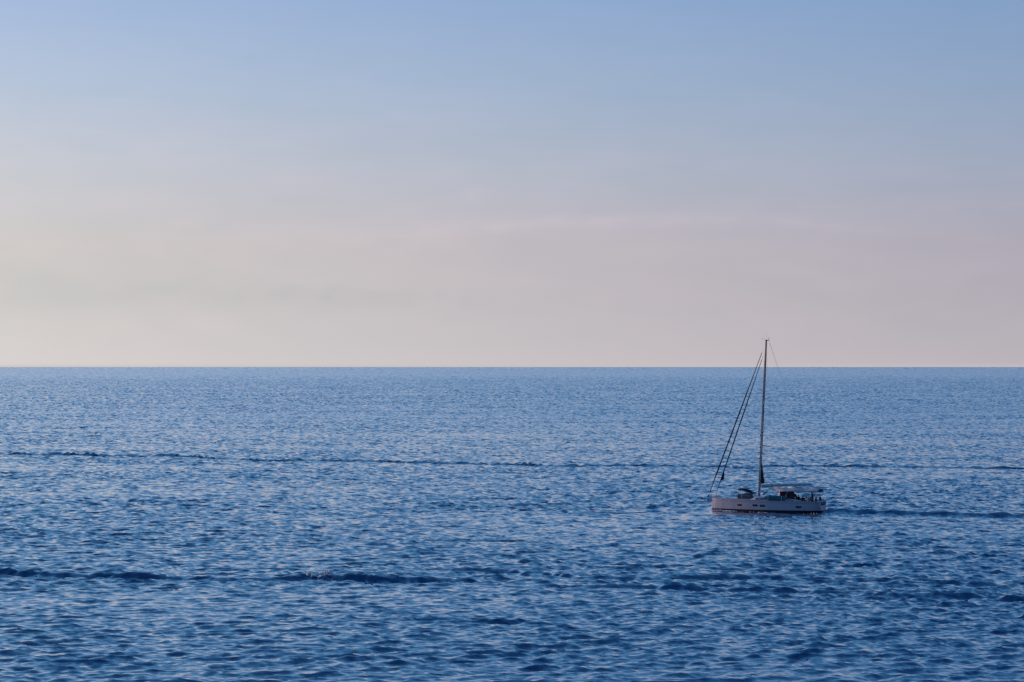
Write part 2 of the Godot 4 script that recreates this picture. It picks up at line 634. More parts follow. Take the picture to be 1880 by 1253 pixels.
func build_boat() -> void:
	var b := thing("sailing_yacht", "white sailing yacht with bare mast and furled sails motoring left", "sailboat", BOAT_AT, deg_to_rad(BOAT_TURN))
	var boot := 0.24
	var ts := []
	for i in 61:
		ts.append(pow(i / 60.0, 1.25))
	# topsides and stern
	var st := start()
	for side in [-1.0, 1.0]:
		var rows := []
		for t in ts:
			var row := []
			var top: float = curve_at(SHEER, t)
			for k in 9:
				row.append(hull_point(t, lerpf(boot, top, k / 8.0), side))
			rows.append(row)
		strip(st, rows)
	# blunt stem
	var stem := []
	for side in [-1.0, 1.0]:
		var row := []
		for k in 9:
			row.append(hull_point(0.0, lerpf(boot, 1.6, k / 8.0), side))
		stem.append(row)
	strip(st, stem)
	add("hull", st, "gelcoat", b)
	# transom, set a little inside the hull's end, with the dark locker opening in it
	st = start()
	st.set_smooth_group(-1)
	var edge_y := [boot, .3, .45, .6, .80, 1.0, 1.2, 1.42]
	for k in edge_y.size() - 1:
		var y0: float = edge_y[k]
		var y1: float = edge_y[k + 1]
		var a := hull_point(1.0, y0, 1.0, -.005)
		var c := hull_point(1.0, y1, 1.0, -.005)
		quad(st, a, c, Vector3(c.x, c.y, -c.z), Vector3(a.x, a.y, -a.z))
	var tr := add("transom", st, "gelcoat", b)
	st = start()
	box(st, Vector3(7.83, 1.16, -0.05), Vector3(.05, .46, 2.75), .012)
	add("stern_locker", st, "navy", tr)
	for z in [-1.0, -.35, .3, .95]:
		st = start()
		box(st, Vector3(7.865, 1.18, z), Vector3(.03, .30, .36), .01)
		add("locker_pane", st, "glass_dark", tr)
	# bottom
	st = start()
	for side in [-1.0, 1.0]:
		var rows := []
		for t in ts:
			var keel := curve_at([[0.0, -.35], [.2, -.6], [.5, -.75], [.8, -.45], [1.0, -.02]], t)
			var row := []
			for k in 9:
				row.append(hull_point(t, lerpf(keel, boot, sin(k / 8.0 * PI / 2.0)), side))
			rows.append(row)
		strip(st, rows)
	add("hull_bottom", st, "antifoul", b)
	# cove stripe and toe rail follow the sheer on both sides
	for side in [-1.0, 1.0]:
		for spec in [["cove_stripe", .20, .26, .006, "stripe"], ["toe_rail", -.045, .02, .012, "teak"]]:
			st = start()
			var rows := []
			for i in 49:
				var t := lerpf(.012, .99, i / 48.0)
				var top := curve_at(SHEER, t)
				var o: float = spec[3]
				var p := hull_point(t, top - spec[2], side, o)
				var q := hull_point(t, minf(top, top - spec[1]), side, o)
				q.y = top - spec[1]
				var inside := Vector3(0, 0, -side * (.05 if spec[0] == "toe_rail" else .004))
				rows.append([p + inside * .2, p, q, q + inside])
			strip(st, rows)
			add(spec[0], st, spec[4], b)
	# deck: cambered to the cockpit, then side decks round the well
	st = start()
	var rows := []
	for i in 40:
		var t := lerpf(0.0, .66, i / 39.0)
		var top := curve_at(SHEER, t) - .004
		var w := half_width(t, top)
		var row := []
		for k in 9:
			var f := k / 4.0 - 1.0
			row.append(Vector3(lerpf(-HALF, HALF, t), top + .10 * (1.0 - f * f), w * f))
		rows.append(row)
	strip(st, rows)
	add("deck", st, "deck", b)
	for side in [-1.0, 1.0]:
		st = start()
		rows = []
		for i in 24:
			var t := lerpf(.66, 1.0, i / 23.0)
			var x := lerpf(-HALF, HALF, t)
			var top := curve_at(SHEER, t) - .004
			var w := half_width(t, top)
			var coam := 0.28 * (1.0 - smoothstep(3.6, 6.2, x)) + .03     # coaming falls away aft
			rows.append([Vector3(x, top, side * w), Vector3(x, top + .03, side * 1.85), Vector3(x, top + coam, side * 1.72), Vector3(x, top + coam + .01, side * 1.50), Vector3(x, top + coam - .03, side * 1.44), Vector3(x, 1.38, side * 1.42), Vector3(x, 1.34, side * .78), Vector3(x, .92, side * .76)])
		strip(st, rows)
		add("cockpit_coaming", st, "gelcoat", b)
	st = start()
	box(st, Vector3(5.15, .90, 0), Vector3(5.2, .04, 1.54))
	add("cockpit_sole", st, "teak", b)
	st = start()
	box(st, Vector3(7.62, 1.15, 0), Vector3(.26, .50, 2.84), .02)
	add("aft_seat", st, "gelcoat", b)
	# coachroof with long dark windows
	st = start()
	rows = []
	for i in 25:
		var x := lerpf(-3.4, 2.55, i / 24.0)
		var t := (x + HALF) / (2.0 * HALF)
		var base := curve_at(SHEER, t) + .02
		var rise := .44 * smoothstep(-2.4, -1.2, x)
		var w := lerpf(.75, 1.50, smoothstep(-3.4, -.6, x))
		var ring := []
		for p in [[1.0, 0.0], [.975, .55], [.94, .88], [.84, 1.0], [.45, 1.10], [0.0, 1.14], [-.45, 1.10], [-.84, 1.0], [-.94, .88], [-.975, .55], [-1.0, 0.0]]:
			ring.append(Vector3(x, base + rise * p[1], w * p[0]))
		rows.append(ring)
	strip(st, rows)
	st.set_smooth_group(-1)
	var back: Array = rows[rows.size() - 1]
	for i in back.size() - 2:
		tri(st, back[0], back[i + 2], back[i + 1])
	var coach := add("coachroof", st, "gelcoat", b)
	for side in [-1.0, 1.0]:
		for span in [[-1.25, -.74], [-.64, .56], [.66, 1.9]]:
			st = start()
			box(st, Vector3((span[0] + span[1]) / 2, 1.70, side * 1.475), Vector3(span[1] - span[0], .19, .05), .02)
			add("coachroof_window", st, "glass_dark", coach)
		for x in [3.75]:
			st = start()
			box(st, Vector3(x, 1.62, side * 1.80), Vector3(.80, .09, .05), .015, Basis(Vector3.FORWARD, .06))
			add("coaming_window", st, "glass_dark", b)
	# hull windows
	for side in [-1.0, 1.0]:
		for w in [[1354.7, 927.4, .66, .29], [1383.5, 928.0, .72, .31], [1396.7, 928.7, .76, .31], [1460.2, 931.1, .76, .28]]:
			var x: float = (w[0] - 1407.3 + 4.58 * 2.0) / 12.6
			var t := (x + HALF) / (2.0 * HALF)
			var y: float = (938.0 - w[1]) / 13.4 + .0587 * (.342 * x + 1.95)
			st = start()
			rows = []
			for i in 5:
				var tt: float = t + (i / 4.0 - .5) * w[2] / (2.0 * HALF)
				rows.append([hull_point(tt, y - w[3] / 2, side, -.01), hull_point(tt, y - w[3] / 2 + .01, side, .008), hull_point(tt, y, side, .008), hull_point(tt, y + w[3] / 2 - .01, side, .008), hull_point(tt, y + w[3] / 2, side, -.01)])
			strip(st, rows)
			add("hull_window", st, "glass_dark", b)
	build_rig(b)
	build_rails(b)
	build_canopy(b)


func build_rig(b: Node3D) -> void:
	var foot := Vector3(-1.13, 1.98, 0)
	var head := Vector3(-.10, 23.35, 0)
	var st := start()
	var path := []
	var rad := []
	for i in 15:
		var f := i / 14.0
		path.append(foot.lerp(head, f))
		rad.append(.165 if f < .8 else lerpf(.165, .12, (f - .8) / .2))
	tube(st, path, rad, 14, .68)
	var mast := add("mast", st, "spar", b)
	st = start()
	box(st, foot + Vector3(.0, .02, 0), Vector3(.5, .12, .36), .03)
	add("mast_collar", st, "black", mast)
	# masthead crane, antenna, wind vane and light
	st = start()
	box(st, head + Vector3(.14, .03, 0), Vector3(.56, .10, .13), .02)
	add("masthead_crane", st, "black", mast)
	st = start()
	tube(st, [head, head + Vector3(.0, 1.15, 0)], .011, 6)
	add("antenna", st, "wire", mast)
	st = start()
	tube(st, [head + Vector3(-.1, .05, .0), head + Vector3(-.52, .20, 0)], .012, 6)
	tube(st, [head + Vector3(-.52, .14, 0), head + Vector3(-.54, .34, 0)], .03, 6)
	add("wind_vane", st, "wire", mast)
	st = start()
	tube(st, [head + Vector3(.36, .06, .0), head + Vector3(.40, .30, 0)], .012, 6)
	tube(st, [head + Vector3(.28, .30, 0), head + Vector3(.52, .32, 0)], .025, 6)
	add("masthead_light", st, "wire", mast)
	for y in [8.9, 15.3]:
		var at := foot.lerp(head, (y - foot.y) / (head.y - foot.y))
		for side in [-1.0, 1.0]:
			st = start()
			tube(st, [at, at + Vector3(.42, .06, side * 1.55)], [.045, .025], 8, .5)
			add("spreader", st, "black", mast)
	for y in [10.35, 8.7]:
		var at := foot.lerp(head, (y - foot.y) / (head.y - foot.y))
		st = start()
		box(st, at + Vector3(-.18, 0, 0), Vector3(.14, .22, .12), .03)
		add("deck_light", st, "black", mast)
	# standing rigging
	var top := foot.lerp(head, .985)
	for side in [-1.0, 1.0]:
		st = start()
		tube(st, [head + Vector3(.38, 0, 0), Vector3(7.55, 1.5, side * 1.85)], .011, 6)
		add("backstay", st, "wire", b)
		st = start()
		var pts := [top]
		for y in [15.3, 8.9]:
			pts.append(foot.lerp(head, (y - foot.y) / (head.y - foot.y)) + Vector3(.42, .06, side * 1.55))
		pts.append(Vector3(-.5, 1.55, side * 2.15))
		tube(st, pts, .008, 6)
		add("shroud", st, "wire", b)
	# furled headsails, each a roll of cloth on its stay, with the drum at its foot
	for spec in [[Vector3(-8.43, 1.66, 0), Vector3(-.52, 22.15, 0), .092], [Vector3(-7.38, 1.75, 0), Vector3(-.55, 21.2, 0), .082]]:
		var a: Vector3 = spec[0]
		var c: Vector3 = spec[1]
		st = start()
		tube(st, [a, c], .016, 6)
		var stay := add("forestay", st, "wire", b)
		st = start()
		path = []
		rad = []
		for i in 21:
			var f := lerpf(.035, .975, i / 20.0)
			path.append(a.lerp(c, f) + Vector3(0, -.0, 0))
			rad.append(spec[2] * (.35 + .65 * smoothstep(0.0, .14, i / 20.0)) * (1.0 - .55 * smoothstep(.55, 1.0, i / 20.0)) * (1.0 + .06 * sin(i * 2.4)))
		tube(st, path, rad, 10)
		add("furled_sail", st, "sailcover", stay)
		st = start()
		var dir := (c - a).normalized()
		tube(st, [a + dir * .12, a + dir * .16, a + dir * .34, a + dir * .38], [.05, .12, .12, .05], 12)
		add("furler_drum", st, "white" if a.x > -8.0 else "black", stay)
	# the clew of the inner headsail left out, a small black triangle
	st = start()
	var q0 := Vector3(-7.38, 1.75, 0).lerp(Vector3(-.55, 21.2, 0), (4.0 - 1.75) / 19.45)
	var q1 := Vector3(-7.38, 1.75, 0).lerp(Vector3(-.55, 21.2, 0), (5.25 - 1.75) / 19.45)
	sail_patch(st, [q0, Vector3(q0.x + .34, 4.10, 0), Vector3(q0.x + .52, 4.28, 0), Vector3(q1.x + .08, 5.1, 0), q1], .05)
	add("headsail_clew", st, "black", b)
	# the end of the mainsail rolled in the mast
	st = start()
	var m0 := foot.lerp(head, (3.75 - foot.y) / (head.y - foot.y)) + Vector3(.13, 0, 0)
	var m1 := foot.lerp(head, (6.55 - foot.y) / (head.y - foot.y)) + Vector3(.13, 0, 0)
	sail_patch(st, [m0, Vector3(m0.x + .50, 3.72, 0), Vector3(m0.x + .56, 3.86, 0), Vector3(m1.x + .08, 6.3, 0), m1], .06)
	add("mainsail_clew", st, "black", b)
	# boom and vang
	st = start()
	var g := Vector3(-.90, 3.42, 0)
	var e := Vector3(6.35, 3.74, 0)
	tube(st, [g, g.lerp(e, .04), g.lerp(e, .5), g.lerp(e, .93), e], [.11, .19, .185, .14, .07], 12, .6)
	var boom := add("boom", st, "boom_paint", b)
	st = start()
	box(st, g.lerp(e, .21) + Vector3(0, .20, 0), Vector3(.14, .12, .10), .02)
	add("block", st, "black", boom)
	st = start()
	tube(st, [g.lerp(e, .90) + Vector3(0, -.1, 0), Vector3(6.1, 3.1, 0)], .02, 6)
	add("mainsheet", st, "wire", boom)
	st = start()
	var v0 := Vector3(-.62, 2.15, 0)
	var v1 := g.lerp(e, .23) + Vector3(0, -.12, 0)
	tube(st, [v0, v0.lerp(v1, .42), v0.lerp(v1, .44), v1], [.085, .085, .04, .04], 8)
	add("boom_vang", st, "sailcover", b)
	# bowsprit with the anchor hung under it
	st = start()
	tube(st, [Vector3(-7.6, 1.58, 0), Vector3(-8.5, 1.62, 0)], [.09, .06], 8, 1.6)
	var sprit := add("bowsprit", st, "steel", b)
	st = start()
	tube(st, [Vector3(-7.7, 1.45, 0), Vector3(-8.35, 1.47, 0)], .035, 6)
	loft(st, [[Vector3(-8.55, 1.50, 0), Vector3(-8.42, 1.36, .2), Vector3(-8.12, 1.40, 0), Vector3(-8.42, 1.36, -.2)], [Vector3(-8.55, 1.44, 0), Vector3(-8.42, 1.27, .17), Vector3(-8.15, 1.34, 0), Vector3(-8.42, 1.27, -.17)]])
	add("anchor", st, "black", sprit)


func sail_patch(st: SurfaceTool, outline: Array, thick: float) -> void:
	# folded cloth: an outline with thickness, bellied a little to one side
	var a := []
	var c := []
	for i in outline.size():
		var belly := .04 * sin(i * 1.7)
		a.append(outline[i] + Vector3(0, 0, thick / 2 + belly))
		c.append(outline[i] + Vector3(0, 0, -thick / 2 + belly))
	loft(st, [a, c])


func build_rails(b: Node3D) -> void:
	for side in [-1.0, 1.0]:
		var tops := []
		for x in [-6.2, -4.9, -3.1, -1.2, .7, 2.6, 4.5, 6.2]:
			var t: float = (x + HALF) / (2.0 * HALF)
			var foot := Vector3(x, curve_at(SHEER, t) - .01, side * (half_width(t, 1.5) - .06))
			var st := start()
			tube(st, [foot, foot + Vector3(0, .64, side * .02)], .015, 6)
			add("stanchion", st, "steel", b)
			tops.append(foot + Vector3(0, .62, side * .02))
		for k in 2:
			var st := start()
			var line := []
			for p in tops:
				line.append(p - Vector3(0, .31 * k, 0))
			tube(st, line, .004, 5)
			add("lifeline", st, "wire", b)
		# pulpit and stern rail on this side
		var st := start()
		tube(st, [Vector3(-7.6, 1.6, side * .12), Vector3(-7.75, 2.16, side * .16), Vector3(-6.9, 2.22, side * .62), Vector3(-6.2, 2.20, side * .92)], .014, 6)
		tube(st, [Vector3(-6.9, 1.58, side * .60), Vector3(-6.9, 2.22, side * .62)], .014, 6)
		add("pulpit", st, "steel", b)
		st = start()
		tube(st, [Vector3(6.2, 2.08, side * 2.16), Vector3(7.2, 2.10, side * 2.05), Vector3(7.62, 2.10, side * 1.8), Vector3(7.66, 2.10, side * .75), Vector3(7.66, 1.42, side * .72)], .015, 6)
		tube(st, [Vector3(6.2, 1.76, side * 2.16), Vector3(7.2, 1.78, side * 2.05), Vector3(7.62, 1.78, side * 1.8), Vector3(7.66, 1.78, side * .75)], .012, 6)
		for p in [Vector3(7.2, 1.4, side * 2.05), Vector3(7.62, 1.4, side * 1.8)]:
			tube(st, [p, p + Vector3(0, .7, 0)], .014, 6)
		add("stern_rail", st, "steel", b)
		# twin wheels on pedestals
		st = start()
		var hub := Vector3(6.05, 1.85, side * .95)
		var rim := []
		for i in 25:
			var a := TAU * i / 24.0
			rim.append(hub + Vector3(.08 * sin(a), .42 * sin(a), .42 * cos(a)))
		tube(st, rim, .014, 6)
		for i in 5:
			var a := TAU * i / 5.0
			tube(st, [hub, hub + Vector3(.08 * sin(a), .42 * sin(a), .42 * cos(a))], .008, 5)
		var wheel := add("steering_wheel", st, "black", b)
		st = start()
		loft(st, [[Vector3(5.75, 1.3, side * .95 - .16), Vector3(6.05, 1.3, side * .95 - .16), Vector3(6.05, 1.3, side * .95 + .16), Vector3(5.75, 1.3, side * .95 + .16)], [Vector3(5.82, 2.0, side * .95 - .11), Vector3(6.0, 1.96, side * .95 - .11), Vector3(6.0, 1.96, side * .95 + .11), Vector3(5.82, 2.0, side * .95 + .11)]])
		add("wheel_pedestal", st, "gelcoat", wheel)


func build_canopy(b: Node3D) -> void:
	# long bimini: a cambered sheet with real thickness, pointed forward where it is tied up under the boom
	var st := start()
	var rings := []
	for i in 29:
		var f := i / 28.0
		var x := lerpf(.7, 7.45, f)
		var w := 1.62 * smoothstep(-.04, .30, f)
		var crown := lerpf(3.20, 3.12, f) + .04 * sin(f * 15.0) * smoothstep(.2, .4, f)
		var droop := .34 * smoothstep(.0, .25, f) * lerpf(1.0, .6, f)
		var ring := []
		for k in 11:
			var s := 1.0 - k / 5.0
			ring.append(Vector3(x, crown - droop * pow(absf(s), 2.4), w * s))
		for k in 11:
			var s := k / 5.0 - 1.0
			ring.append(Vector3(x, crown - droop * pow(absf(s), 2.4) - .05 - (.10 if absf(s) > .95 else 0.0), (w - .02) * s))
		rings.append(ring)
	loft(st, rings)
	var top := add("bimini_canopy", st, "canvas", b)
	for at in [[6.12, 2.74, 1.45], [7.50, 2.84, 1.55]]:
		st = start()
		var path := []
		for i in 9:
			var s := i / 4.0 - 1.0
			path.append(Vector3(at[0], at[1] + .04 * (1.0 - s * s), at[2] * s))
		tube(st, path, [.05, .10, .125, .13, .13, .13, .125, .10, .05], 10)
		add("rolled_curtain", st, "black", top)
	# bows of the bimini
	for x in [3.3, 6.12, 7.40]:
		st = start()
		var path := []
		for p in [[1.85, 1.45], [1.78, 2.2], [1.60, 2.72], [1.1, 2.95], [0.0, 3.02], [-1.1, 2.95], [-1.60, 2.72], [-1.78, 2.2], [-1.85, 1.45]]:
			path.append(Vector3(x - (.25 if absf(p[0]) > 1.7 and x < 7.0 else 0.0), p[1], p[0]))
		tube(st, path, .0155, 6)
		add("bimini_bow", st, "steel", top)
	for side in [-1.0, 1.0]:
		st = start()
		tube(st, [Vector3(7.40, 2.75, side * 1.55), Vector3(7.62, 2.1, side * .8)], .012, 6)
		tube(st, [Vector3(7.62, 2.75, side * .8), Vector3(7.62, 2.1, side * 1.7)], .012, 6)
		add("brace", st, "steel", top)
	# sprayhood in front of the cockpit: dark cloth on two hoops with a pale window facing forward
	st = start()
	var hoops := []
	for i in 7:
		var f := i / 6.0
		var ring := []
		for k in 13:
			var a := PI * k / 12.0
			var w := lerpf(1.42, 1.50, f)
			var y := lerpf(2.90, 2.84, f)
			ring.append(Vector3(lerpf(2.02, 2.75, f) + (1.0 - sin(a)) * lerpf(.15, 1.25, f), 1.78 + (y - 1.78) * pow(sin(a), .55), w * signf(cos(a)) * pow(absf(cos(a)), .6)))
		hoops.append(ring)
	strip(st, hoops)
	var hood := add("sprayhood", st, "navy", b)
	st = start()
	var low := []
	var high := []
	for k in 13:
		var a := PI * k / 12.0
		low.append(Vector3(1.55, 2.03 - .22 * absf(cos(a)), 1.34 * cos(a)))
		high.append(hoops[0][k] + Vector3(-.005, -.01, 0))
	strip(st, [low, high])
	add("windscreen", st, "hood_window", hood)
	# dark side curtain gathered abaft the hood
	st = start()
	sail_patch(st, [Vector3(2.95, 2.86, 1.45), Vector3(4.05, 2.82, 1.45), Vector3(4.35, 2.2, 1.48), Vector3(4.30, 1.82, 1.5), Vector3(3.75, 1.84, 1.5), Vector3(3.80, 2.2, 1.48), Vector3(3.35, 2.55, 1.46)], .05)
	add("side_curtain", st, "black", top)


func build_deck_things() -> void:
	var turn := deg_to_rad(BOAT_TURN)
	# paddle board stood on edge against the port lifelines
	var o := thing("paddle_board", "dark teal paddle board lashed on edge along the near rail", "paddle board", on_boat(Vector3(1.75, 1.50, 2.02)), turn)
	var st := start()
	var rings := []
	for i in 25:
		var f := i / 24.0
		var x := lerpf(-1.66, 1.66, f)
		var h := .345 * pow(maxf(0.0, 1.0 - pow(absf(f * 2.0 - 1.0), 3.2)), .55) + .004
		var mid := .355 + .07 * pow(absf(f * 2.0 - 1.0), 3.0) * (1.0 if f < .5 else .2)
		var ring := []
		for k in 12:
			var a := TAU * k / 12.0
			ring.append(Vector3(x, mid + sin(a) * h, cos(a) * (.06 if h > .05 else .02) + (mid + sin(a) * h - .35) * -.12))
		rings.append(ring)
	loft(st, rings)
	add("board", st, "teal", o)
	for x in [-.8, .9]:
		st = start()
		var loop := []
		for k in 17:
			var a := TAU * k / 16.0
			loop.append(Vector3(x, .36 + sin(a) * .352, cos(a) * .075 + sin(a) * -.042))
		tube(st, loop, .012, 5)
		add("strap", st, "black", o)
	# tender stowed on the foredeck
	o = thing("inflatable_dinghy", "inflatable dinghy with raised dark tube under grey cover on the foredeck", "dinghy", on_boat(Vector3(-3.0, 1.66, 0)), turn)
	st = start()
	rings = []
	for i in 13:
		var f := i / 12.0
		var x := lerpf(-1.05, .95, f)
		var h := .56 + .16 * smoothstep(.2, .55, f) - .10 * smoothstep(.85, 1.0, f) + .02 * sin(i * 2.1)
		var ring := []
		for p in [[.62, 0.0], [.64, .35], [.58, .82], [.40, 1.0], [0.0, 1.04], [-.40, 1.0], [-.58, .82], [-.64, .35], [-.62, 0.0]]:
			ring.append(Vector3(x, h * p[1] + .015 * sin(i * 1.3 + p[0] * 5.0), p[0] * (1.0 + .03 * sin(i * 1.9))))
		rings.append(ring)
	loft(st, rings)
	add("cover", st, "grey_cover", o)
	st = start()
	var loop := []
	for i in 25:
		var f := i / 24.0
		var a := PI * (f - .5)
		# a horseshoe of tube whose closed end is lifted forward
		var x := -1.0 + 2.35 * (1.0 - cos(a))
		var y := .70 + .52 * smoothstep(1.6, -.6, x)
		loop.append(Vector3(minf(x, 1.35), y, .62 * sin(a)))
	var thick := []
	for i in 25:
		thick.append(.15 if i > 2 and i < 22 else .07)
	tube(st, loop, thick, 10)
	add("tube", st, "rubber", o)
	st = start()
	rings = []
	for i in 7:
		var f := i / 6.0
		var r := .20 * sqrt(maxf(0.02, 1.0 - pow(f * 2.0 - 1.0, 4.0)))
		var ring := []
		for k in 10:
			var a := TAU * k / 10.0
			ring.append(Vector3(1.22 + cos(a) * r * 1.2, .40 + sin(a) * r * 1.3, lerpf(-.5, .5, f)))
		rings.append(ring)
	loft(st, rings)
	add("hull", st, "white", o)
	# bundles strapped to the stern rail
	var spots := [[Vector3(7.25, 1.62, 1.95), "slim dark blue bundle strapped to the near corner of stern rail"], [Vector3(7.66, 1.74, 1.1), "short dark blue bundle with pale top on the transom rail"]]
	for n in 2:
		o = thing("rail_bag", spots[n][1], "bag", on_boat(spots[n][0]), turn, "bundles on the stern rail")
		st = start()
		tube(st, [Vector3(0, -.16, 0), Vector3(0, -.10, 0), Vector3(.01, .18, 0), Vector3(.02, .36, 0), Vector3(.02, .42, 0)], [.05, .13, .15, .12, .04], 10, .9)
		add("bag", st, "navy", o)
		st = start()
		tube(st, [Vector3(.02, .40, 0), Vector3(.02, .47, 0)], [.10, .08], 10)
		add("lid", st, "white" if n else "rubber", o)


# ---------------------------------------------------------------- people
func flesh(bones: Array, cell: float, vs: PackedVector3Array, cols: PackedColorArray, tris: PackedInt32Array, blend: float) -> void:
	# a smooth union of tapered bars, meshed as surface nets; bones are [a, b, ra, rb, colour]
	var lo := Vector3.INF
	var hi := -Vector3.INF
	for bo in bones:
		var r: float = maxf(bo[2], bo[3]) + blend + 2.0 * cell
		for p in [bo[0], bo[1]]:
			lo = lo.min(p - Vector3.ONE * r)
			hi = hi.max(p + Vector3.ONE * r)
	var nx := int((hi.x - lo.x) / cell) + 2
	var ny := int((hi.y - lo.y) / cell) + 2
	var nz := int((hi.z - lo.z) / cell) + 2
	var f := PackedFloat32Array()
	var own := PackedInt32Array()
	var best := PackedFloat32Array()
	f.resize(nx * ny * nz)
	f.fill(1.0)
	own.resize(nx * ny * nz)
	best.resize(nx * ny * nz)
	best.fill(9.0)
	for n in bones.size():
		var bo: Array = bones[n]
		var a: Vector3 = bo[0]
		var d: Vector3 = bo[1] - a
		var ra: float = bo[2]
		var rb: float = bo[3]
		var reach := maxf(ra, rb) + blend + cell * 1.5
		var l2 := maxf(d.length_squared(), 1e-8)
		var p0 := ((a.min(bo[1]) - Vector3.ONE * reach - lo) / cell).floor()
		var p1 := ((a.max(bo[1]) + Vector3.ONE * reach - lo) / cell).ceil()
		for z in range(maxi(0, int(p0.z)), mini(nz, int(p1.z) + 1)):
			for y in range(maxi(0, int(p0.y)), mini(ny, int(p1.y) + 1)):
				for x in range(maxi(0, int(p0.x)), mini(nx, int(p1.x) + 1)):
					var q := lo + Vector3(x, y, z) * cell - a
					var t := clampf(q.dot(d) / l2, 0.0, 1.0)
					var dist := (q - d * t).length() - lerpf(ra, rb, t)
					var k := (z * ny + y) * nx + x
					var h := clampf(0.5 + 0.5 * (f[k] - dist) / blend, 0.0, 1.0)
					f[k] = lerpf(f[k], dist, h) - blend * h * (1.0 - h) * 0.5
					if dist < best[k]:
						best[k] = dist
						own[k] = n
	var at := PackedInt32Array()
	at.resize(nx * ny * nz)
	at.fill(-1)
	var off := [0, 1, nx, nx + 1, nx * ny, nx * ny + 1, nx * ny + nx, nx * ny + nx + 1]
	var cor := [Vector3(0, 0, 0), Vector3(1, 0, 0), Vector3(0, 1, 0), Vector3(1, 1, 0), Vector3(0, 0, 1), Vector3(1, 0, 1), Vector3(0, 1, 1), Vector3(1, 1, 1)]
	var edges := [[0, 1], [2, 3], [4, 5], [6, 7], [0, 2], [1, 3], [4, 6], [5, 7], [0, 4], [1, 5], [2, 6], [3, 7]]
	for z in nz - 1:
		for y in ny - 1:
			for x in nx - 1:
				var k := (z * ny + y) * nx + x
				var neg := 0
				for c in 8:
					if f[k + off[c]] < 0.0:
						neg += 1
				if neg == 0 or neg == 8:
					continue
				var sum := Vector3.ZERO
				var cnt := 0
				for e in edges:
					var fa: float = f[k + off[e[0]]]
					var fb: float = f[k + off[e[1]]]
					if (fa < 0.0) != (fb < 0.0):
						sum += cor[e[0]].lerp(cor[e[1]], fa / (fa - fb))
						cnt += 1
				at[k] = vs.size()
				vs.append(lo + (Vector3(x, y, z) + sum / cnt) * cell)
				cols.append(bones[own[k]][4])
	for z in range(1, nz - 1):
		for y in range(1, ny - 1):
			for x in range(1, nx - 1):
				var k := (z * ny + y) * nx + x
				var s := f[k] < 0.0
				for ax in [[1, nx, nx * ny], [nx, nx * ny, 1], [nx * ny, 1, nx]]:
					if (f[k + ax[0]] < 0.0) == s:
						continue
					var i0 := at[k]
					var i1 := at[k - ax[1]]
					var i2 := at[k - ax[1] - ax[2]]
					var i3 := at[k - ax[2]]
					if i0 < 0 or i1 < 0 or i2 < 0 or i3 < 0:
						continue
					if s:
						tris.append_array([i0, i2, i1, i0, i3, i2])
					else:
						tris.append_array([i0, i1, i2, i0, i2, i3])


